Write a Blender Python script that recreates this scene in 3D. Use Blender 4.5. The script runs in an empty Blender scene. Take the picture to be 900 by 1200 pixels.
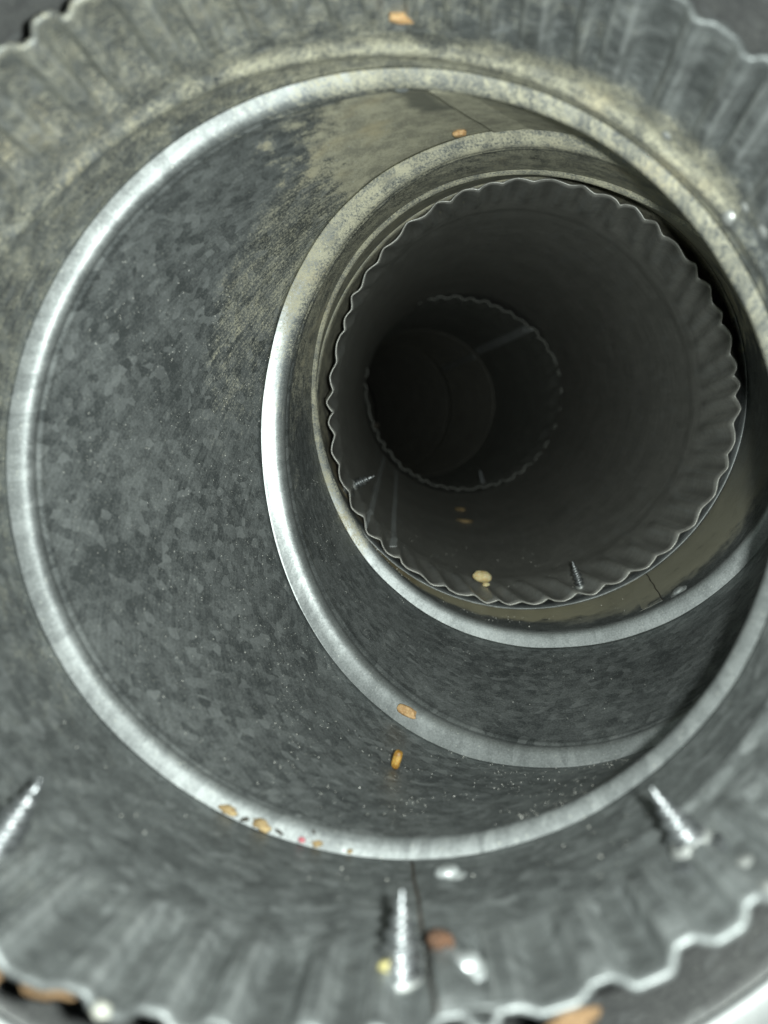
import bpy, bmesh, math, random
from mathutils import Vector, Matrix, noise as mnoise

# ------------------------------------------------------------------ camera, world, light
S = 0.0762                                   # duct radius in metres (six inch duct)
scn = bpy.context.scene
cam_d = bpy.data.cameras.new('camera'); cam = bpy.data.objects.new('camera', cam_d)
scn.collection.objects.link(cam); scn.camera = cam
cam.location = (0, 0, 0); cam.rotation_euler = (math.radians(90), 0, 0)
cam_d.sensor_fit = 'VERTICAL'; cam_d.sensor_height = 36; cam_d.lens = 27
cam_d.clip_start = 0.002; cam_d.clip_end = 20
cam_d.dof.use_dof = True; cam_d.dof.focus_distance = 0.235; cam_d.dof.aperture_fstop = 12

w = bpy.data.worlds.new('World'); scn.world = w; w.use_nodes = True
w.node_tree.nodes['Background'].inputs[0].default_value = (0.9, 1.0, 0.97, 1)
w.node_tree.nodes['Background'].inputs[1].default_value = 0.01

ld = bpy.data.lights.new('phone_flash', 'AREA'); ld.shape = 'DISK'; ld.size = 0.006
ld.energy = 0.62; ld.color = (0.94, 1.0, 0.965)
flash = bpy.data.objects.new('phone_flash', ld); scn.collection.objects.link(flash)
flash.location = (0.0118, -0.002, 0.002); flash.rotation_euler = (math.radians(90), 0, 0)

scn.view_settings.view_transform = 'Standard'; scn.view_settings.look = 'None'
scn.view_settings.exposure = 0; scn.view_settings.gamma = 1
scn.view_settings.use_curve_mapping = False
scn.cycles.max_bounces = 5; scn.cycles.diffuse_bounces = 3; scn.cycles.glossy_bounces = 4; scn.cycles.caustics_reflective = True

# ------------------------------------------------------------------ duct geometry (units of duct radius)
#GEO-BEGIN
class Ring:
    def __init__(s, c, yaw, pitch, R, h=(0, 0, 0, 0), right=None):
        y, p = math.radians(yaw), math.radians(pitch)
        s.c = Vector(c); s.n = Vector((math.sin(y)*math.cos(p), math.cos(y)*math.cos(p), math.sin(p)))
        s.u = s.n.cross(Vector((0, 0, 1))).normalized(); s.v = s.u.cross(s.n); s.R = R; s.h = h; s.right = right
    def pt(s, th):
        a, b, c, d = s.h
        q = a*math.cos(2*th)
        if s.right is not None and math.cos(th) > 0: q = s.right*math.cos(th)**2-a*math.sin(th)**2
        r = s.R*(1+q+b*math.sin(2*th)+c*math.cos(3*th)+d*math.sin(3*th))
        return s.c + (s.u*math.cos(th)+s.v*math.sin(th))*r
E0 = Ring((-.068, 1.271, .178), 2, -12, .975, (.0281, .0146, -.0004, -.0183))
R1 = Ring((-.024, 1.924, .147), 8, -3, 1.0, (.0018, -.0094, -.0039, -.0015))
R2 = Ring((.319, 2.652, .18), 28, 5, .99, (-.087, -.0233, -.0054, -.0038), right=.06)
R3 = Ring((.578, 3.138, .351), 22, 14, .98, (.0053, -.0248, .0193, -.0034))
E1 = Ring((.675, 3.594, .511), 4, 9, .958, (-.0184, -.0038, .009, -.0122))
K0 = Ring(tuple(E1.c+E1.n*.05), 4, 9, 1.008)
K = Ring(tuple(E1.c+E1.n*.55), 4, 9, 1.008)
E2 = Ring((.784, 7.659, 1.175), 1, 8, .955, (.0179, -.0361, .0176, .0087))
F = Ring(tuple(E2.c+E2.n*.45), 1, 8, .985)
R7 = Ring((.524, 10.369, 1.464), -4, 6, .98)
R8 = Ring((.10, 11.75, 1.62), -20, 5, .98)
R9 = Ring((-1.1, 15.2, 1.95), -26, 4, .98)
R10 = Ring((-4.6, 19.5, 2.3), -50, 3, .98)

def smooth(a, b, x):
    x = min(1, max(0, (x-a)/(b-a))); return x*x*(3-2*x)

def crimp_bounds(seed, n=84, reg=False):
    rr = random.Random(seed); ws = [(1.25 if i % 2 else .75)*rr.uniform(.55, 1.6) for i in range(n)]
    if reg: ws = [(1.12 if i % 2 else .88)*rr.uniform(.65, 1.4) for i in range(n)]
    t = sum(ws); a = [0]
    for q in ws: a.append(a[-1]+q/t*2*math.pi)
    amps = [rr.uniform(*((.4, 1.35) if reg else (.4, 1.3))) for i in range(n)]
    return a, amps
def crimp_h(B, th, sharp=False):
    a, amps = B; th %= 2*math.pi
    lo, hi = 0, len(a)-1
    while hi-lo > 1:
        m = (lo+hi)//2
        if a[m] <= th: lo = m
        else: hi = m
    x = (th-a[lo])/(a[hi]-a[lo])
    lo2 = lo % 2
    # trapezoid wave: out-standing and in-standing flats joined by short flanks; + is inward
    e = min(x, 1-x); k = smooth(0, .21, e) if not sharp else min(1., e/.44)**.85
    return (-1 if lo2 else (.9 if sharp else .55))*amps[lo]*k

LIP = [(-.012, -.012), (-.004, -.006), (.000, .004), (.010, .028), (.020, .050), (.029, .064), (.038, .072), (.048, .0745),
       (.057, .071), (.063, .062), (.068, .057), (.074, .0575), (.081, .0615), (.088, .0600), (.095, .0545), (.104, .052)]
class Loft:
    """sheet between two rings; rows = list of (t or axial distance, inset)"""
    def __init__(s, A, B, lip=None, crimp=None, tail=.985, bead=None, dent=0, seed=0, inset_end=0., lip_min=1., lip_dir=270., lip_s=1., skew=0, sharp=False, ncr=84, deep=0.):
        s.A, s.B, s.lip, s.crimp, s.bead, s.tail, s.dent, s.seed = A, B, lip, crimp, bead, tail, dent, seed
        s.inset_end = inset_end; s.lip_min = lip_min; s.lip_dir = math.radians(lip_dir); s.lip_s = lip_s; s.skew = skew; s.sharp = sharp; s.deep = deep
        s.B_c = crimp_bounds(seed, ncr, sharp) if crimp else None
    def base(s, th, t):
        a, b = s.A.pt(th), s.B.pt(th); return a.lerp(b, t), s.A.c.lerp(s.B.c, t), (b-a).length
    def at(s, th, t, ax=None):
        """point on the inner face. t 0..1; ax = (distance, inset) for lip rows"""
        P, C, L = s.base(th, t)
        ins = 0.
        if ax is not None:
            t = ax[0]*s.lips(th)/L; P, C, L = s.base(th, t); ins = ax[1]*s.lip*s.lipf(th)
        elif s.lip:
            t0 = .104*s.lips(th)/L; k = max(0, (t-t0)/(1-t0))
            ins = s.lip*s.lipf(th)*.052*(1-k)+s.inset_end*k
        if s.crimp:
            amp, ln = s.crimp; d = t*L
            f = 1-smooth(ln*.62, ln, d)
            tt = th+s.skew*d*(1+.6*math.sin(3*th))
            if f > 0: ins += amp*f*crimp_h(s.B_c, tt, s.sharp)*(1+s.deep*smooth(.0, .10, d))
        if s.bead:
            b0, wd, hgt, stp = s.bead; d = t*L-b0
            ins += hgt*math.exp(-(d/wd)**2)*smooth(-.55, .1, math.cos(th-.87)) - stp*smooth(-wd, wd*1.4, d)
        if s.dent:
            q = P*2.3+Vector((s.seed*3.1, 0, 0))
            ins += s.dent*(mnoise.noise(q)+.5*mnoise.noise(q*2.6))
        dirn = (C-P); dirn -= s.axis(th)*dirn.dot(s.axis(th)); dirn.normalize()
        return P+dirn*ins
    def rub(s, th, t):
        """wear with light and shade painted on the crimps: 1 on the fold lines of a crimp, -1 in the darkened hollows"""
        L = s.base(th, 0)[2]; amp, ln = s.crimp; d = t*L; a, amps = s.B_c
        th = (th+s.skew*d*(1+.6*math.sin(3*th))) % (2*math.pi); lo, hi = 0, len(a)-1
        while hi-lo > 1:
            m = (lo+hi)//2
            if a[m] <= th: lo = m
            else: hi = m
        x = (th-a[lo])/(a[hi]-a[lo]); e = min(x, 1-x)
        f = (1-smooth(ln*.7, ln*1.05, d))*smooth(.0, .05, d)
        return f*(math.exp(-((e-.13)/.09)**2)*(1 if lo % 2 == 0 else .35)-(.55*smooth(.2, .4, e) if lo % 2 else 0))
    def lipf(s, th): return s.lip_min+(1-s.lip_min)*smooth(-.45, .75, math.cos(th-s.lip_dir))
    def lips(s, th): return s.lip_s*(.35+.65*s.lipf(th))
    def axis(s, th): return (s.B.c-s.A.c).normalized()
    def normal(s, th, t):
        e = 1e-3; keep = s.crimp, s.dent; s.crimp = None; s.dent = 0
        a = s.at(th+e, t)-s.at(th-e, t); b = s.at(th, min(1, t+e))-s.at(th, max(0, t-e))
        n = a.cross(b).normalized(); c = s.A.c.lerp(s.B.c, t)
        if n.dot(c-s.at(th, t)) < 0: n = -n
        s.crimp, s.dent = keep
        return n
L_collar0 = Loft(E0, R1, crimp=(.0155, .355), bead=(.42, .022, .014, -.006), dent=.0035, seed=1, skew=.02, ncr=116, deep=.6)
L_gore1 = Loft(R1, R2, lip=.62, dent=.004, seed=2)
L_gore2 = Loft(R2, R3, lip=.92, lip_s=1.45, dent=.003, seed=3, lip_min=.48, lip_dir=188.)
L_gore3 = Loft(R3, K0, lip=.78, dent=.002, seed=4, inset_end=-.004, lip_min=.30)
L_collar3 = Loft(K0, K, dent=.002, seed=4)
L_pipe = Loft(E1, F, crimp=(.0125, .46), bead=(.56, .03, .004, .006), dent=.003, seed=5, skew=.14, sharp=True, ncr=92, deep=.75)
L_far = Loft(E2, R7, crimp=(.016, .40), dent=.006, seed=6, skew=.05)
L_far1 = Loft(R7, R8, lip=.16, seed=7)
L_far2 = Loft(R8, R9, lip=.16, seed=8)
L_far3 = Loft(R9, R10, lip=.16, seed=9)
#GEO-END

# ------------------------------------------------------------------ material helpers
class NT:
    def __init__(s, name):
        s.m = bpy.data.materials.new(name); s.m.use_nodes = True
        s.t = s.m.node_tree; s.t.nodes.clear()
        s.out = s.t.nodes.new('ShaderNodeOutputMaterial')
    def n(s, typ, **kw):
        o = s.t.nodes.new(typ)
        for k, v in kw.items(): setattr(o, k, v)
        return o
    def l(s, a, b): s.t.links.new(a, b)
    def put(s, sock, v):
        if isinstance(v, bpy.types.NodeSocket): s.l(v, sock)
        else: sock.default_value = v
    def math(s, op, a, b=0., c=0., clamp=False):
        o = s.n('ShaderNodeMath', operation=op, use_clamp=clamp)
        for i, v in enumerate((a, b, c)): s.put(o.inputs[i], v)
        return o.outputs[0]
    def step(s, x, a, b):
        o = s.n('ShaderNodeMapRange', interpolation_type='SMOOTHSTEP')
        s.put(o.inputs['Value'], x); s.put(o.inputs['From Min'], a); s.put(o.inputs['From Max'], b)
        return o.outputs[0]
    def mix(s, f, a, b, blend='MIX'):
        o = s.n('ShaderNodeMix', data_type='RGBA', blend_type=blend, clamp_factor=True)
        s.put(o.inputs[0], f)
        for i, v in ((6, a), (7, b)):
            if isinstance(v, tuple): v = (*v, 1)[:4]
            s.put(o.inputs[i], v)
        return o.outputs[2]
    def noise(s, vec, scale, detail=4, rough=.6, dist=0.):
        o = s.n('ShaderNodeTexNoise'); s.l(vec, o.inputs['Vector'])
        o.inputs['Scale'].default_value = scale; o.inputs['Detail'].default_value = detail
        o.inputs['Roughness'].default_value = rough; o.inputs['Distortion'].default_value = dist
        return o.outputs['Fac']
    def voro(s, vec, scale, feature='F1', rnd=1.):
        o = s.n('ShaderNodeTexVoronoi', feature=feature); s.l(vec, o.inputs['Vector'])
        o.inputs['Scale'].default_value = scale; o.inputs['Randomness'].default_value = rnd
        return o
    def coords(s):
        tc = s.n('ShaderNodeTexCoord'); uv = s.n('ShaderNodeSeparateXYZ'); s.l(tc.outputs['UV'], uv.inputs[0])
        return tc.outputs['Object'], tc.outputs['UV'], uv.outputs[0], uv.outputs[1]

def galvanised(name, dark=(.10, .112, .112), light=(.32, .345, .34), rough=(.36, .58), metal=.6,
               dust=(), dust_base=0., speck=.5, spangle=.5, bump=.12, stain_patch=(), soft=.75, wobble=95., cap=400., scratch=.9, comb=(20., 300., 22., 0.), rub=0., lip_clean=0.):
    """aged zinc sheet. dust: list of (edge, edge_per_v, softness, theta_min, min_soft, gain, vmin, vmax) in degrees round the duct"""
    N = NT(name); obj, uvv, u, v = N.coords()
    th = N.math('MULTIPLY', u, 360.)
    big = N.noise(obj, 38, 3, .62); med = N.noise(obj, 190, 4, .68)
    def cen(x): return N.math('SUBTRACT', x, .5)
    fine = N.noise(obj, 1900, 2, .75)
    # rolling and wiping streaks, slanting round the sheet
    ms = N.n('ShaderNodeCombineXYZ')
    N.l(N.math('MULTIPLY_ADD', u, comb[0], N.math('MULTIPLY', v, comb[1])), ms.inputs[0]); N.l(N.math('MULTIPLY_ADD', u, comb[2], N.math('MULTIPLY', v, comb[3])), ms.inputs[1])
    streak = N.noise(ms.outputs[0], 1.0, 2, .6)
    # spangle: cells stretched along the sheet's rolling direction
    mp = N.n('ShaderNodeMapping'); N.l(uvv, mp.inputs[0]); mp.inputs['Scale'].default_value = (190, 31, 1)
    wr = N.n('ShaderNodeVectorMath', operation='ADD'); N.l(mp.outputs[0], wr.inputs[0])
    cb = N.n('ShaderNodeCombineXYZ'); N.l(N.math('MULTIPLY', med, 1.1), cb.inputs[0]); N.l(N.math('MULTIPLY', big, 2.), cb.inputs[1]); N.l(cb.outputs[0], wr.inputs[1])
    sp = N.voro(wr.outputs[0], 1.0); sps = N.n('ShaderNodeSeparateColor'); N.l(sp.outputs['Color'], sps.inputs[0])
    f = N.math('MULTIPLY_ADD', cen(sps.outputs[0]), spangle*.8, N.math('MULTIPLY_ADD', cen(med), .95, N.math('MULTIPLY_ADD', cen(big), 1.1, N.math('MULTIPLY_ADD', cen(fine), 1.7, N.math('MULTIPLY_ADD', cen(streak), scratch, .42)))), clamp=True)
    base = N.mix(f, dark, light)
    bloom = N.math('MULTIPLY', N.math('GREATER_THAN', sps.outputs[1], .88), .5*spangle)       # pale oxide blooms
    base = N.mix(bloom, base, (.46, .49, .485))
    if rub:                                            # crimp wear plus painted relief: fold lines lightened, hollows shaded
        ra = N.n('ShaderNodeAttribute'); ra.attribute_name = 'rub'; rf = N.math('MULTIPLY', ra.outputs['Fac'], N.step(med, .2, .62))
        base = N.mix(N.math('MULTIPLY', N.math('MAXIMUM', rf, 0.), rub), base, (.50, .53, .52))
        base = N.mix(N.math('MULTIPLY', N.math('MAXIMUM', N.math('MULTIPLY', rf, -1.), 0.), rub), base, (.05, .055, .052))
    if lip_clean:                                      # the rolled lip is rubbed clean by swivelling
        base = N.mix(N.math('MULTIPLY', N.math('SUBTRACT', 1., N.step(v, .022, .032)), lip_clean), base, N.mix(N.math('MULTIPLY_ADD', cen(fine), 1.2, N.math('MULTIPLY_ADD', cen(big), 1.6, .5), clamp=True), (.20, .217, .214), (.38, .405, .40)))
    ro = N.math('MULTIPLY_ADD', med, rough[1]-rough[0], rough[0])
    g = N.voro(obj, 1700); gs = N.n('ShaderNodeSeparateColor'); N.l(g.outputs['Color'], gs.inputs[0])
    gr = None
    if dust or dust_base:
        d = None
        wob = N.math('MULTIPLY', N.math('ADD', cen(big), N.math('MULTIPLY', cen(med), .5)), wobble)
        for (e, ev, sf, tmin, ms, gain, v0, v1) in dust:
            edge = N.math('MINIMUM', N.math('MULTIPLY_ADD', v, ev, e), cap)
            a = N.step(N.math('ADD', N.math('SUBTRACT', edge, th), wob), -sf, sf)
            b = N.step(N.math('ADD', N.math('SUBTRACT', th, tmin), wob), -ms, ms)
            c = N.math('MULTIPLY', N.step(N.math('MULTIPLY_ADD', cen(big), .5, v) if v0 > .3 else v, v0-(.12 if v0 > .3 else .03), v0+(.12 if v0 > .3 else .03)), N.math('SUBTRACT', 1., N.step(v, v1-.03, v1+.03)))
            k = N.math('MULTIPLY', N.math('MULTIPLY', N.math('MULTIPLY', a, b), c), gain)
            d = k if d is None else N.math('MAXIMUM', d, k)
        if d is None: d = N.math('ADD', dust_base, 0.)
        elif dust_base: d = N.math('MAXIMUM', d, dust_base)
        patch = N.math('ADD', N.math('MULTIPLY', cen(fine), 2.4), N.math('MULTIPLY_ADD', cen(streak), 1.3, N.math('MULTIPLY', cen(med), .9)))
        gate = N.step(d, .0, .2)
        dm = N.math('MULTIPLY', N.step(N.math('ADD', d, N.math('MULTIPLY', patch, soft)), .25, 1.0), gate)
        dm = N.math('MULTIPLY', dm, .95)
        dcol = N.mix(N.step(N.math('MULTIPLY_ADD', cen(fine), .6, med), .36, .66), (.28, .272, .205), (.46, .445, .325))
        dcol = N.mix(N.math('MULTIPLY', N.step(big, .56, .74), .55), dcol, (.52, .44, .25))
        col = N.mix(dm, base, dcol)
    else:
        wob = N.math('MULTIPLY', cen(big), wobble); dm = None; col = base
    # scattered pale grains too fine to model, of uneven size
    if speck:
        size = N.math('MULTIPLY_ADD', N.math('POWER', gs.outputs[1], 3.), .34, .06)
        gr = N.math('MULTIPLY', N.math('LESS_THAN', g.outputs['Distance'], size), N.math('GREATER_THAN', N.math('MULTIPLY_ADD', cen(big), 1.4, gs.outputs[0]), 1.-.55*speck))
        col = N.mix(N.math('MULTIPLY', gr, N.math('MULTIPLY_ADD', gs.outputs[2], .6, .15)), col, (.50, .52, .47))
    sm = 0.
    for (t0, w0, v0, v1, c, k) in stain_patch:
        a = N.math('SUBTRACT', 1., N.step(N.math('ABSOLUTE', N.math('ADD', N.math('SUBTRACT', th, t0), N.math('MULTIPLY', wob, .25))), w0*.3, w0))
        b = N.math('MULTIPLY', N.step(N.math('MULTIPLY_ADD', cen(med), .35, v), v0-.10, v0+.10), N.math('SUBTRACT', 1., N.step(v, v1-.04, v1+.04)))
        q = N.math('MULTIPLY', N.math('MULTIPLY', N.math('MULTIPLY', a, b), N.step(med, .05, .45)), k); col = N.mix(q, col, c); sm = N.math('MAXIMUM', q, sm)
    p = N.n('ShaderNodeBsdfPrincipled'); N.l(p.outputs[0], N.out.inputs[0])
    N.l(col, p.inputs['Base Color'])
    if dm is not None:
        N.l(N.math('MULTIPLY', N.math('SUBTRACT', 1., N.math('MAXIMUM', dm, sm)), metal), p.inputs['Metallic'])
        N.l(N.math('MAXIMUM', ro, N.math('MULTIPLY', dm, .95)), p.inputs['Roughness'])
    else:
        p.inputs['Metallic'].default_value = metal; N.l(ro, p.inputs['Roughness'])
    bp = N.n('ShaderNodeBump'); bp.inputs['Strength'].default_value = bump; bp.inputs['Distance'].default_value = .0012
    N.l(N.noise(obj, 130, 3, .65), bp.inputs['Height'])
    N.l(bp.outputs[0], p.inputs['Normal'])
    return N.m

def plain(name, c1, c2, scale, rough=.7, metal=0., bump=.3, sss=0., c3=None, detail=5):
    N = NT(name); tc = N.n('ShaderNodeTexCoord'); o = tc.outputs['Object']
    f = N.noise(o, scale, detail, .65)
    col = N.mix(N.step(f, .38, .64), c1, c2)
    if c3: col = N.mix(N.step(N.noise(o, scale*1.7, 3), .60, .68), col, c3)
    p = N.n('ShaderNodeBsdfPrincipled'); N.l(p.outputs[0], N.out.inputs[0]); N.l(col, p.inputs['Base Color'])
    p.inputs['Roughness'].default_value = rough; p.inputs['Metallic'].default_value = metal
    if sss: p.inputs['Subsurface Weight'].default_value = sss; p.inputs['Subsurface Scale'].default_value = .0008
    bp = N.n('ShaderNodeBump'); bp.inputs['Strength'].default_value = bump; bp.inputs['Distance'].default_value = .0006
    N.l(f, bp.inputs['Height']); N.l(bp.outputs[0], p.inputs['Normal'])
    return N.m

M = {}
M['collar'] = galvanised('zinc_near_collar', rough=(.42, .62), speck=.35, spangle=.5, rub=.62, dark=(.10, .11, .108), light=(.28, .305, .30), metal=.5,
    dust=[(205, 0, 60, 62, 25, .47, -.2, 2.), (140, 0, 40, 20, 20, .72, .64, 2.)], bump=.25)
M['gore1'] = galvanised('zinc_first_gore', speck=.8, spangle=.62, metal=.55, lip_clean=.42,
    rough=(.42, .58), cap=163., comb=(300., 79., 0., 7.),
    stain_patch=[(87.5, 4.5, .04, .42, (.10, .105, .085), .8)],  # dark patch left of the seam, laid over the dust
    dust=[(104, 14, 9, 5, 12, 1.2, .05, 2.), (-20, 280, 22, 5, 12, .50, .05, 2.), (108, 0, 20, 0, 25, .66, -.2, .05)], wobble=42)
M['gore2'] = galvanised('zinc_second_gore', speck=.5, spangle=.55, metal=.6, rough=(.32, .50), lip_clean=.6,
    dust=[(176, 0, 30, 20, 14, .72, .05, 2.), (152, 0, 26, 20, 14, .78, -.2, .05)], wobble=60)
M['gore3'] = galvanised('zinc_third_gore', speck=.35, spangle=.3, metal=.6, lip_clean=.6, dust=[(205, 0, 30, 20, 14, .8, -.2, 2.)],
    stain_patch=[(262, 60, .40, 2., (.44, .41, .28), .95), (216, 34, .30, 2., (.42, .35, .20), .95), (315, 44, .22, 2., (.40, .385, .29), .85)])
M['pipe'] = galvanised('zinc_straight_pipe', dark=(.29, .292, .268), light=(.45, .452, .415), rough=(.34, .46), metal=.5, scratch=1.4, rub=.5, speck=.12, spangle=.3, bump=.06)
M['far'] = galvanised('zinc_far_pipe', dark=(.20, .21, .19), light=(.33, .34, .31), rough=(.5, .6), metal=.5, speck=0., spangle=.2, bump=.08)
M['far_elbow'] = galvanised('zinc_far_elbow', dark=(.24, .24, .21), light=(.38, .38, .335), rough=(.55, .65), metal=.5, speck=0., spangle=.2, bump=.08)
M['sleeve'] = galvanised('zinc_outer_sleeve', dark=(.12, .125, .125), light=(.24, .25, .24), rough=(.5, .6), metal=.5, speck=.2, spangle=.3)
M['flange'] = galvanised('zinc_sleeve_flange', dark=(.34, .36, .355), light=(.5, .53, .52), rough=(.5, .6), metal=.3, speck=.2, spangle=.2)
M['seam'] = galvanised('zinc_seam', dark=(.30, .315, .30), light=(.48, .50, .48), rough=(.4, .55), speck=.2, spangle=.2, metal=.6)
M['seam_dusty'] = galvanised('zinc_seam_dusty', dust_base=.75, speck=.2)
M['button'] = plain('zinc_clinch_button', (.42, .45, .45), (.62, .66, .65), 600, rough=.5, metal=.65, bump=.1)
M['screw'] = plain('zinc_plated_screw', (.20, .215, .22), (.38, .40, .405), 700, rough=.42, metal=.9, bump=.1)
M['orange'] = plain('orange_crumb', (.38, .23, .10), (.54, .36, .18), 900, rough=.75, bump=.5, sss=.1)
M['amber'] = plain('amber_pellet', (.25, .125, .02), (.46, .28, .06), 500, rough=.45, bump=.3, sss=.2)
M['tan'] = plain('tan_crumb', (.24, .165, .075), (.42, .32, .16), 900, rough=.8, bump=.6, c3=(.12, .055, .02))
M['pink'] = plain('pink_bit', (.38, .09, .12), (.46, .18, .18), 900, rough=.6)
M['pale'] = plain('pale_seed', (.66, .52, .24), (.80, .70, .42), 500, rough=.6, bump=.25, sss=.2)
M['rust'] = plain('rusty_flake', (.05, .026, .014), (.13, .065, .034), 900, rough=.9, bump=.8)
M['cork'] = plain('cork_brown_flake', (.13, .078, .035), (.22, .14, .07), 900, rough=.85, bump=.7, c3=(.13, .06, .025))
M['white'] = plain('chalky_lump', (.34, .35, .30), (.5, .51, .45), 600, rough=.85, bump=.6)
M['dark'] = plain('dark_fibre_and_shade', (.03, .028, .022), (.07, .06, .045), 900, rough=.9)  # dark bits, and the painted shade strips along the seams
M['yellow'] = plain('yellow_speck', (.30, .27, .10), (.42, .38, .18), 900, rough=.8)
M['grain'] = plain('pale_dust', (.50, .50, .44), (.74, .74, .68), 4000, rough=.6)

# ------------------------------------------------------------------ object helpers
COL = scn.collection
def tag(o, label=None, cat=None, group=None, kind=None):
    for k, v in (('label', label), ('category', cat), ('group', group), ('kind', kind)):
        if v: o[k] = v
    return o
def empty(name, loc):
    o = bpy.data.objects.new(name, None); COL.objects.link(o); o.location = Vector(loc)*S
    o.empty_display_size = .01; return o
def link(name, me, mat, parent=None):
    me.materials.append(mat); o = bpy.data.objects.new(name, me); COL.objects.link(o)
    if parent: o.parent = parent
    return o
def origin(parent):
    p = Vector((0, 0, 0))
    while parent: p += parent.location; parent = parent.parent
    return p
def sheet(name, loft, mat, parent, nth=288, nt=30, t0=0., t1=1., thick=.0006):
    O = origin(parent)
    rows = [('ax', r) for r in LIP] if loft.lip else []
    start = None if not loft.lip else .0
    ts = [t0+(t1-t0)*i/(nt-1) for i in range(nt)]
    vs = []; uvr = []
    for r in rows:
        for i in range(nth): vs.append(loft.at(i/nth*2*math.pi, 0, ax=r[1])*S-O)
        uvr.append(max(0, r[1][0])*.4)
    if loft.lip:
        for k in range(1, nt):                        # rows after the lip start at axial distance .104
            for i in range(nth):
                th = i/nth*2*math.pi; L = loft.base(th, 0)[2]; tl = .104*loft.lips(th)/L
                vs.append(loft.at(th, tl+(t1-tl)*k/(nt-1))*S-O)
            uvr.append(.042+(1-.042)*k/(nt-1))
    else:
        for t in ts:
            for i in range(nth): vs.append(loft.at(i/nth*2*math.pi, t)*S-O)
            uvr.append(t)
    nr = len(uvr); fs = []; uvs = []
    for j in range(nr-1):
        for i in range(nth):
            k = (i+1) % nth
            fs.append((j*nth+i, (j+1)*nth+i, (j+1)*nth+k, j*nth+k))
            a, b = i/nth, (i+1)/nth
            uvs += [(a, uvr[j]), (a, uvr[j+1]), (b, uvr[j+1]), (b, uvr[j])]
    me = bpy.data.meshes.new(name); me.from_pydata([tuple(v) for v in vs], [], fs); me.update()
    # faces must look at the duct's axis
    c = loft.A.c.lerp(loft.B.c, .5)*S-O; p = me.polygons[len(fs)//2]
    if p.normal.dot(c-p.center) < 0: me.flip_normals(); uvs2 = None
    ul = me.uv_layers.new(name='UVMap')
    # after a flip the loop order is reversed inside each face: recompute from vertex ids
    for p in me.polygons:
        ii = [me.loops[l].vertex_index % nth for l in p.loop_indices]; wrap = max(ii)-min(ii) > nth//2
        for l in p.loop_indices:
            vi = me.loops[l].vertex_index; i, j = vi % nth, vi//nth
            ul.data[l].uv = ((1. if (wrap and i == 0) else i/nth), uvr[j])
    for p in me.polygons: p.use_smooth = True
    if loft.crimp:
        at_ = me.attributes.new('rub', 'FLOAT', 'POINT')
        at_.data.foreach_set('value', [loft.rub(i/nth*2*math.pi, t) for t in ts for i in range(nth)])
    o = link(name, me, mat, parent)
    if thick:
        md = o.modifiers.new('thickness', 'SOLIDIFY'); md.thickness = thick; md.offset = -1; md.use_rim = True
    return o
def frame_at(loft, deg, t, yaw=0.):
    """matrix with z = inward normal, x = round the duct"""
    th = math.radians(deg); P = loft.at(th, t)*S; n = loft.normal(th, t)
    x = (loft.at(th+.02, t)-loft.at(th-.02, t)); x = (x-n*x.dot(n)).normalized(); y = n.cross(x)
    m = Matrix((x, y, n)).transposed().to_4x4(); m.translation = P
    return m @ Matrix.Rotation(yaw, 4, 'Z')
def strip(name, loft, mat, parent, d0, d1, t0, t1, h0, h1, drift=0., nt=24, seed=0):
    """thin lapped strip on the inner face of a sheet: h0/h1 = height at its two long edges"""
    O = origin(parent); vs = []; uv = []
    prof = [(0., -.004), (0., h0*.8), (.06, h0), (.3, h0*.8+h1*.2), (.7, h0*.4+h1*.6), (.94, h1), (1., h1*.8), (1., -.004)]
    rr = random.Random(seed)
    for k in range(nt):
        t = t0+(t1-t0)*k/(nt-1); wob = .08*math.sin(k*.9+seed)
        for q, h in prof:
            dg = d0+(d1-d0)*q+drift*(t-t0)+wob
            th = math.radians(dg); P = loft.at(th, t); C = loft.A.c.lerp(loft.B.c, t)
            if k in (0, nt-1): h *= .15
            vs.append((P+(C-P).normalized()*h)*S-O); uv.append((dg/360, t))
    m = len(prof); fs = [(k*m+i, k*m+i+1, (k+1)*m+i+1, (k+1)*m+i) for k in range(nt-1) for i in range(m-1)]
    fs += [tuple(range(m)), tuple(range((nt-1)*m, nt*m))]
    me = bpy.data.meshes.new(name); me.from_pydata([tuple(v) for v in vs], [], fs); me.update()
    bm = bmesh.new(); bm.from_mesh(me); bmesh.ops.recalc_face_normals(bm, faces=bm.faces); bm.to_mesh(me); bm.free()
    ul = me.uv_layers.new(name='UVMap')
    for lp in me.loops: ul.data[lp.index].uv = uv[lp.vertex_index]
    return link(name, me, mat, parent)
def lathe(name, prof, mat, mtx, parent=None, seg=28, local=False):
    bm = bmesh.new(); rings = []
    for r, z in prof:
        if r < 1e-9: rings.append([bm.verts.new((0, 0, z))])
        else: rings.append([bm.verts.new((r*math.cos(a*2*math.pi/seg), r*math.sin(a*2*math.pi/seg), z)) for a in range(seg)])
    for a, b in zip(rings, rings[1:]):
        for i in range(seg):
            k = (i+1) % seg; q = [a[i % len(a)], a[k % len(a)], b[k % len(b)], b[i % len(b)]]
            u = []
            for v in q:
                if v not in u: u.append(v)
            if len(u) > 2: bm.faces.new(u)
    bmesh.ops.recalc_face_normals(bm, faces=bm.faces)
    me = bpy.data.meshes.new(name); bm.to_mesh(me); bm.free()
    for p in me.polygons: p.use_smooth = True
    o = link(name, me, mat, parent); o.matrix_local = Matrix.Translation(-origin(parent)) @ mtx if parent else mtx
    return o
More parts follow.
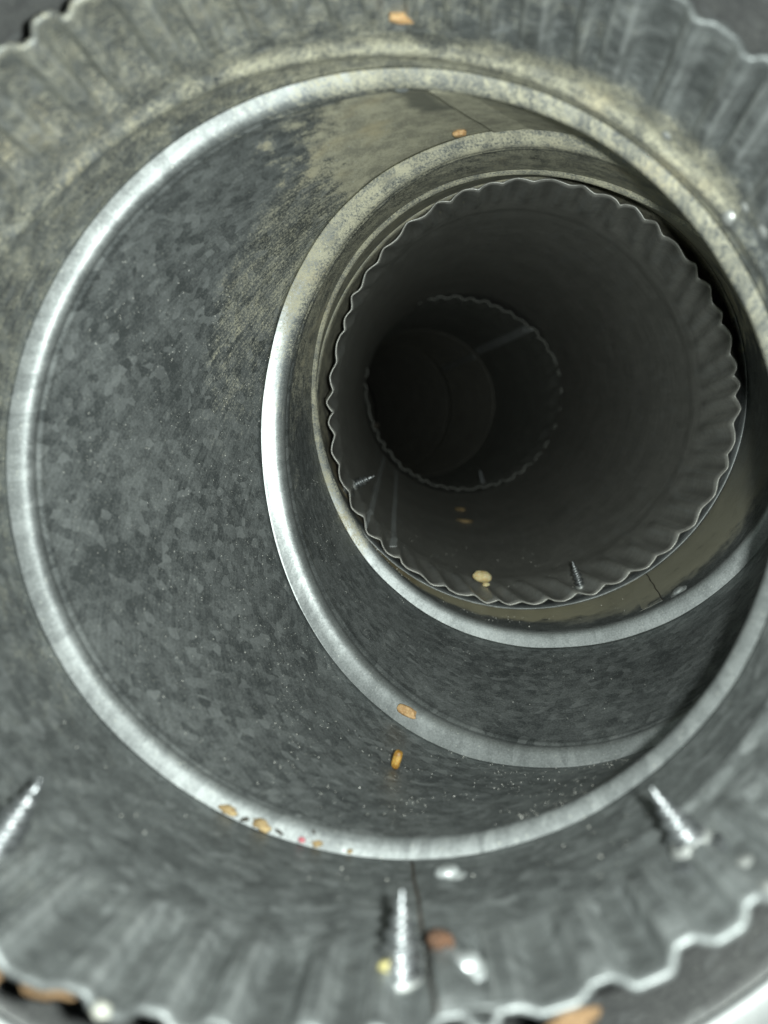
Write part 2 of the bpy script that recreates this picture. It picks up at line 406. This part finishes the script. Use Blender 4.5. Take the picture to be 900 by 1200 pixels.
def button(parent, loft, deg, t, r=.0022, h=.0011):
    pr = [(r*1.55, -.0003), (r*1.5, .00012), (r*1.18, .00030), (r*1.05, .00022), (r*.98, h*.55), (r*.8, h*.86), (r*.5, h*.98), (0, h)]
    return lathe('clinch_button', pr, M['button'], frame_at(loft, deg, t), parent)

# ------------------------------------------------------------------ the outer sleeve round the elbow's mouth
sl = empty('duct_sleeve', (-.031, 1.38, -1.15))
tag(sl, 'wider outer duct sleeve round the crimped mouth, bright flange showing in the bottom corners', 'duct sleeve')
SA = Ring((-.031, 1.40, .061), -1, 2.5, 1.21); SB = Ring((-.04, 1.95, .083), -1, 2.5, 1.21)
sheet('sleeve_wall', Loft(SA, SB, dent=.006, seed=11), M['sleeve'], sl, 160, 14)
def flange():
    O = origin(sl); nth = 160; prof = [(1.21, .004), (1.214, -.012), (1.225, -.020), (1.26, -.022), (1.40, -.03), (1.62, -.03), (1.63, -.012), (1.62, .0), (1.23, .0)]
    vs = []; n = SA.n
    for r, s_ in prof:
        for i in range(nth):
            th = i/nth*2*math.pi; w_ = .004*mnoise.noise(Vector((math.cos(th)*2, math.sin(th)*2, r*3)))
            vs.append((SA.c+(SA.u*math.cos(th)+SA.v*math.sin(th))*r+n*(s_+w_))*S-O)
    m = len(prof); fs = [(j*nth+i, ((j+1) % m)*nth+i, ((j+1) % m)*nth+(i+1) % nth, j*nth+(i+1) % nth) for j in range(m) for i in range(nth)]
    me = bpy.data.meshes.new('flange'); me.from_pydata([tuple(v) for v in vs], [], fs); me.update()
    bm = bmesh.new(); bm.from_mesh(me); bmesh.ops.recalc_face_normals(bm, faces=bm.faces); bm.to_mesh(me); bm.free()
    me.uv_layers.new(name='UVMap')
    for p in me.polygons: p.use_smooth = True
    return link('flange', me, M['flange'], sl)
flange()

# ------------------------------------------------------------------ the adjustable elbow
el = empty('adjustable_elbow', E0.pt(math.radians(270)))
tag(el, 'galvanised adjustable duct elbow of swivelling ringed gores with crimped mouth', 'duct elbow')
c0 = sheet('crimped_collar', L_collar0, M['collar'], el, 1160, 46, t1=1.0, thick=.0007)
tag(c0, 'crimped dusty grey mouth of the elbow nearest the viewer')
strip('seam', L_collar0, M['collar'], c0, 279.5, 286.5, .015, .99, .009, -.003, drift=-3.7, seed=1)
button(c0, L_collar0, 280.7, .816, h=.0018); button(c0, L_collar0, 282.1, .2323, r=.0020, h=.0019)
for dg, t, r in ((28.06, .73, .0010), (32.6, .85, .0009), (32.0, .734, .0008), (46.3, .784, .0008), (310.7, .253, .0012), (310.3, .0655, .0012)):  # small raised bumps added to catch the flash as glints
    lathe('glint_bump', [(r*1.6, -.0002), (r*1.3, .00005), (r*.9, .00030), (r*.5, .00045), (0, .0005)], M['seam'], frame_at(L_collar0, dg, t), c0)
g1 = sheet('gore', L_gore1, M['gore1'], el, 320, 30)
strip('seam', L_gore1, M['gore1'], g1, 84.2, 77, .09, .985, .012, -.003, seed=2)
button(g1, L_gore1, 88.0, .10, r=.0016)
g2 = sheet('gore', L_gore2, M['gore2'], el, 320, 26)
g3 = sheet('gore', L_gore3, M['gore3'], el, 320, 26)
sheet('end_collar', L_collar3, M['gore3'], el, 160, 8)
strip('seam', L_gore3, M['gore3'], g3, 305.2, 298, .2, .98, .007, -.003, seed=3)
button(g3, L_gore3, 309.8, .19, r=.0020)

strip('seam_gap_shade', L_collar0, M['dark'], c0, 279.05, 279.5, .015, .985, .003, .004, drift=-3.7, seed=1)  # raised dark strips, painting the shade at each lap edge
strip('seam_gap_shade', L_gore1, M['dark'], g1, 84.25, 84.6, .09, .985, .002, .004, seed=2)
strip('seam_gap_shade', L_gore3, M['dark'], g3, 305.25, 305.5, .2, .98, .002, .003, seed=3)
# ------------------------------------------------------------------ straight pipe pushed into the elbow
pp = empty('straight_duct_pipe', E1.pt(math.radians(270)))
tag(pp, 'dark straight galvanised duct pipe with thin crimped edge pushed into the elbow', 'duct pipe')
sheet('pipe_wall', L_pipe, M['pipe'], pp, 792, 100, thick=.0005)
strip('seam', L_pipe, M['flange'], pp, 216.6, 219.0, .03, .885, .010, .002, seed=4)
strip('seam', L_pipe, M['flange'], pp, 229.4, 227.6, .04, .885, .008, .001, seed=5)
# ------------------------------------------------------------------ next pipe and the far elbow
fp = empty('far_duct_pipe', E2.pt(math.radians(270)))
tag(fp, 'small looking far duct pipe with crimped rim deep inside the dark straight pipe', 'duct pipe')
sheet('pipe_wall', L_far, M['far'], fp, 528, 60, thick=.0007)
strip('seam', L_far, M['flange'], fp, 42, 47.5, .02, .96, .03, .006, seed=6)
fe = empty('far_elbow', R7.pt(math.radians(270)))
tag(fe, 'farthest duct elbow turning left into the black end of the duct', 'duct elbow')
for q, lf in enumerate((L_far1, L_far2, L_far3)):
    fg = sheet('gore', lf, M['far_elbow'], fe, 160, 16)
    if q < 1: strip('seam', lf, M['seam'], fg, 39.5, 44.5, .03, .9, .03, .006, drift=-5, seed=7+q)

# ------------------------------------------------------------------ screws
def screw_mesh(length, r=.0020, pitch=.0018, head=True):
    bm = bmesh.new(); seg = 22; nz = int(length/.00022); rings = []
    z0 = -.0035
    for k in range(nz+1):
        z = z0+(length-z0)*k/nz
        left = length-z
        core = min(r*.72, .0002+left*.235); tr = min(r*.42, .00006+left*.12)
        ring = []
        for i in range(seg):
            a = i/seg*2*math.pi; ph = (z/pitch-a/(2*math.pi)) % 1.
            rd = core+tr*max(0, 1-abs(ph-.5)*2.6)*1.25
            ring.append(bm.verts.new((rd*math.cos(a), rd*math.sin(a), z)))
        rings.append(ring)
    tip = bm.verts.new((0, 0, length+.0003))
    for a, b in zip(rings, rings[1:]):
        for i in range(seg): bm.faces.new((a[i], a[(i+1) % seg], b[(i+1) % seg], b[i]))
    for i in range(seg): bm.faces.new((rings[-1][i], rings[-1][(i+1) % seg], tip))
    if head:                                          # washer and hex head on the far side of the sheet
        def prism(n, rad, za, zb):
            A = [bm.verts.new((rad*math.cos(i/n*2*math.pi), rad*math.sin(i/n*2*math.pi), za)) for i in range(n)]
            B = [bm.verts.new((rad*math.cos(i/n*2*math.pi), rad*math.sin(i/n*2*math.pi), zb)) for i in range(n)]
            bm.faces.new(A); bm.faces.new(B)
            for i in range(n): bm.faces.new((A[i], A[(i+1) % n], B[(i+1) % n], B[i]))
        prism(20, .0042, -.0022, -.0014); prism(6, .0034, -.0048, -.0022)
    bmesh.ops.recalc_face_normals(bm, faces=bm.faces)
    me = bpy.data.meshes.new('sheet_metal_screw'); bm.to_mesh(me); bm.free()
    for p in me.polygons: p.use_smooth = True
    return me
def screw(loft, deg, t, length, label, tilt=(0, 0), r=.0024):
    m = frame_at(loft, deg, t) @ Matrix.Rotation(math.radians(tilt[0]), 4, 'X') @ Matrix.Rotation(math.radians(tilt[1]), 4, 'Y')
    me = screw_mesh(length, r); o = link('sheet_metal_screw', me, M['screw']); o.matrix_world = m
    tag(o, label, 'screw', 'screw tips poking through the duct walls')
    # ragged burr the screw pushed up round itself
    rr = random.Random(int(deg)); bm = bmesh.new(); n = 26; rings = []
    for q, (rad, z) in enumerate(((r*1.35, -.0002), (r*1.25, .0002), (r*1.1, .0007), (r*.98, .0008), (r*.9, .0002))):
        rings.append([bm.verts.new((rad*math.cos(i/n*2*math.pi), rad*math.sin(i/n*2*math.pi), z*(1+(.5*rr.uniform(-1, 1) if q in (2, 3) else 0)))) for i in range(n)])
    for a, b in zip(rings, rings[1:]):
        for i in range(n): bm.faces.new((a[i], a[(i+1) % n], b[(i+1) % n], b[i]))
    bmesh.ops.recalc_face_normals(bm, faces=bm.faces)
    me2 = bpy.data.meshes.new('burr'); bm.to_mesh(me2); bm.free()
    for p in me2.polygons: p.use_smooth = True
    link('burr', me2, M['seam'], o)
    return o
screw(L_collar0, 230.8, .282, .0112, 'blurred screw tip at the left edge of the crimped collar', (0, 0))
screw(L_collar0, 275.4, .245, .0105, 'upright screw tip beside the seam at the bottom of the crimped collar', (0, 6))
screw(L_collar0, 308.3, .389, .0085, 'leaning bright screw tip low on the right side of the crimped collar', (0, 0))
screw(L_pipe, 206.4, .060, .0090, 'small screw tip at the lower left rim of the dark pipe', (0, 0), r=.0018)
screw(L_pipe, 288.5, .044, .0105, 'thin upright screw tip at the bottom rim of the dark pipe', (0, 0), r=.0017)
screw(L_far, 287.2, .104, .0110, 'faint tiny screw tip deep inside at the far crimped rim', (0, 0), r=.0020)

# ------------------------------------------------------------------ crumbs and debris
def crumb_mesh(name, size, seed, sub=3, rough=.35, boxy=0., freq=1.6):
    bm = bmesh.new(); bmesh.ops.create_icosphere(bm, subdivisions=sub, radius=1.)
    for v in bm.verts:
        d = v.co.normalized(); 
        if boxy:
            mx = max(abs(d.x), abs(d.y), abs(d.z)); d = d*(1-boxy)+(d/mx)*boxy*.8
        k = 1+rough*mnoise.noise(v.co*freq+Vector((seed*7.3, seed, 0)))+rough*.45*mnoise.noise(v.co*freq*2.7+Vector((seed, 0, 3)))
        v.co = Vector((d.x*k*size[0], d.y*k*size[1], d.z*k*size[2]))
    me = bpy.data.meshes.new(name); bm.to_mesh(me); bm.free()
    for p in me.polygons: p.use_smooth = True
    return me
def crumb(name, mtx, size, mat, seed, label, cat='crumb', group=None, lift=.75, **kw):
    """size = half extents in metres (round the duct, along the duct, off the wall)"""
    o = link(name, crumb_mesh(name, size, seed, **kw), M[mat])
    o.matrix_world = mtx @ Matrix.Translation((0, 0, size[2]*lift))
    return tag(o, label, cat, group)
def lip_frame(loft, deg, s_, ins, yaw=0):
    th = math.radians(deg); P = loft.at(th, 0, ax=(s_, ins)); e = .004
    q = loft.at(th, 0, ax=(s_+e, ins+e*2.0))-P; x = loft.at(th+.02, 0, ax=(s_, ins))-loft.at(th-.02, 0, ax=(s_, ins))
    n = x.cross(q).normalized()
    if n.dot(-P) < 0: n = -n
    x.normalize(); y = n.cross(x)
    m = Matrix((x, y, n)).transposed().to_4x4(); m.translation = P*S
    return m @ Matrix.Rotation(yaw, 4, 'Z')
G = 'food-like crumbs lying in the duct'
crumb('amber_pellet', frame_at(L_gore1, 258.9, .625, .15), (.00125, .0013, .0026), 'amber', 1, 'amber brown pellet standing on the first grey gore below the orange crumb', 'crumb', G, lift=.95, rough=.12, boxy=.55)
crumb('orange_crumb', lip_frame(L_gore2, 251.4, .022, .052, .12), (0.00336, 0.00152, 0.00080), 'orange', 2, 'flat orange crumb lying on the second bright ring', 'crumb', G, rough=.22, boxy=.6)
crumb('tan_crumb', lip_frame(L_gore1, 247.8, .010, .024, .1), (0.00177, 0.00082, 0.00061), 'tan', 3, 'tan crumb on the lower left of the first bright ring, leftmost of its cluster', 'crumb', G, rough=.5)
crumb('tan_crumb', lip_frame(L_gore1, 253.3, .010, .026, -.1), (0.00190, 0.00095, 0.00075), 'tan', 9, 'tan and brown crumb with a dark end on the first bright ring', 'crumb', G, rough=.55)
crumb('dark_crumb', lip_frame(L_gore1, 250.6, .008, .022, .6), (0.00075, 0.00041, 0.00034), 'dark', 5, 'tiny black bit between the two tan crumbs on the first ring', 'crumb', G, rough=.6)
crumb('dark_crumb', lip_frame(L_gore1, 256.0, .010, .024, -.3), (0.00095, 0.00027, 0.00027), 'dark', 6, 'thin dark fibre right of the brown ended crumb on the first ring', 'crumb', G, rough=.6)
crumb('pink_bit', lip_frame(L_gore1, 259.6, .008, .022), (0.00068, 0.00054, 0.00048), 'pink', 7, 'tiny pink bit at the bottom of the first bright ring', 'crumb', G, rough=.2)
crumb('tan_crumb', lip_frame(L_gore1, 262.0, .008, .022, .2), (0.00095, 0.00054, 0.00048), 'tan', 12, 'small tan bit just right of the pink bit on the first ring', 'crumb', G, rough=.6)
crumb('tan_crumb', lip_frame(L_gore1, 266.8, .007, .018, .4), (0.00054, 0.00041, 0.00034), 'tan', 14, 'tiny brown bit alone at the bottom of the first ring left of the seam', 'crumb', G, rough=.6)
crumb('dark_crumb', lip_frame(L_gore1, 260.8, .024, .056, .4), (0.00027, 0.00034, 0.00027), 'dark', 15, 'dark speck on the first ring above the pink bit', 'crumb', G, rough=.5)
crumb('orange_crumb', frame_at(L_collar0, 85.7, .60, -.15), (0.00240, 0.00088, 0.00080), 'orange', 16, 'slim orange crumb stuck at the top edge of the picture', 'crumb', G, rough=.35, boxy=.3)
crumb('orange_crumb', frame_at(L_gore1, 89.7, .88, .05), (0.00192, 0.00136, 0.00080), 'orange', 17, 'orange crumb stuck to the dusty roof of the first gore', 'crumb', G, rough=.2, boxy=.6)
crumb('pale_seed', frame_at(L_pipe, 259.0, .062, .1), (.0040, .0030, .0024), 'pale', 18, 'pale yellow seed lying just inside the rim of the dark pipe', 'seed', G, rough=.14, lift=1.05)
crumb('pale_crumb', frame_at(L_pipe, 260.0, .047, .4), (.0014, .0011, .0009), 'pale', 19, 'tiny pale crumb touching the pale seed', 'crumb', G, rough=.3)
crumb('tan_crumb', frame_at(L_pipe, 264.9, .6535), (.0034, .0034, .0010), 'tan', 20, 'faint tan crumb deep on the dark pipe floor, the farther of two', 'crumb', G, rough=.6)
crumb('tan_crumb', frame_at(L_pipe, 264.3, .52), (.0044, .0026, .0009), 'tan', 21, 'faint tan crumb deep on the dark pipe floor, the nearer of two', 'crumb', G, rough=.6)
crumb('rust_flake', frame_at(L_collar0, 279.9, .275), (.0016, .0018, .0013), 'rust', 22, 'rusty brown lump against the bottom seam beside a clinch button', 'rust flake', rough=.4)
crumb('yellow_crumb', frame_at(L_collar0, 274.2, .225), (.0009, .0009, .0006), 'yellow', 23, 'tiny yellow crumb at the foot of the upright screw tip', 'crumb', G, rough=.4)
def edge_frame(deg, out=.03, back=0.0, yaw=0):
    th = math.radians(deg); P = E0.pt(th); C = E0.c; d = (C-P).normalized()
    n = (-E0.n*.8+d*.6).normalized(); x = (E0.pt(th+.02)-E0.pt(th-.02)).normalized(); x = (x-n*x.dot(n)).normalized(); y = n.cross(x)
    m = Matrix((x, y, n)).transposed().to_4x4(); m.translation = (P-d*out+E0.n*back)*S
    return m @ Matrix.Rotation(yaw, 4, 'Z')
crumb('cork_flake', edge_frame(290.3, .056, .05, .1), (.0030, .0013, .0010), 'cork', 24, 'cork brown flake wedged under the crimped edge at the bottom', 'flake', rough=.45, freq=2.2)
crumb('cork_flake', edge_frame(239.6, .034, .03, .1), (.0017, .0024, .0008), 'cork', 25, 'orange brown flake on the crimped edge in the bottom left corner, upper one', 'flake', rough=.4)
crumb('cork_flake', edge_frame(244.6, .026, .03, .15), (.0030, .0009, .0008), 'cork', 26, 'orange brown flake on the crimped edge in the bottom left corner, lower one', 'flake', rough=.45)
crumb('chalky_lump', edge_frame(250.2, .014, .0), (.0011, .0008, .0008), 'white', 27, 'chalky white lump on the crimped edge at the bottom left', 'lump', rough=.35)
sh = crumb('metal_burr', frame_at(L_far, 200., .004, .5), (.0022, .0005, .0026), 'dark', 29, 'torn metal shard on the left rim of the far pipe', 'shard', rough=.7)

# ------------------------------------------------------------------ loose pale dust grains (too many to count)
def grains():
    rr = random.Random(77); vs = []; fs = []
    tet = [(0, 0, .75), (.55, 0, -.3), (-.3, .5, -.3), (-.3, -.5, -.3)]
    for loft, n, d0, d1, t0, t1, smin, smax in ((L_gore1, 4200, 140, 300, .14, .99, .00005, .00019), (L_gore2, 1100, 190, 300, .3, .99, .00005, .00016),
                                    (L_collar0, 160, 200, 310, .5, .99, .00008, .00022), (L_pipe, 160, 225, 300, .04, .35, .00010, .0003),
                                    (L_gore3, 160, 215, 300, .3, .75, .00010, .0003)):
        for _ in range(n):
            th = math.radians(rr.uniform(d0, d1)); t = rr.uniform(t0, t1)
            P = loft.at(th, t)*S
            if mnoise.noise(P*70)+.6*mnoise.noise(P*190) < rr.uniform(-.45, .45): continue
            C = loft.A.c.lerp(loft.B.c, t)*S; nn = (C-P).normalized()
            s_ = smin+(smax-smin)*rr.random()**3; q = Matrix.Rotation(rr.uniform(0, 6.28), 3, nn); b = len(vs)
            for v in tet: vs.append(P+nn*s_*.4+q @ (Vector(v)*s_*1.6))
            fs += [(b, b+1, b+2), (b, b+2, b+3), (b, b+3, b+1), (b+1, b+3, b+2)]
    me = bpy.data.meshes.new('dust_grains'); me.from_pydata([tuple(v) for v in vs], [], fs); me.update()
    return tag(link('dust_grains', me, M['grain']), 'pale dust grains scattered over the duct walls', 'dust', kind='stuff')
grains()
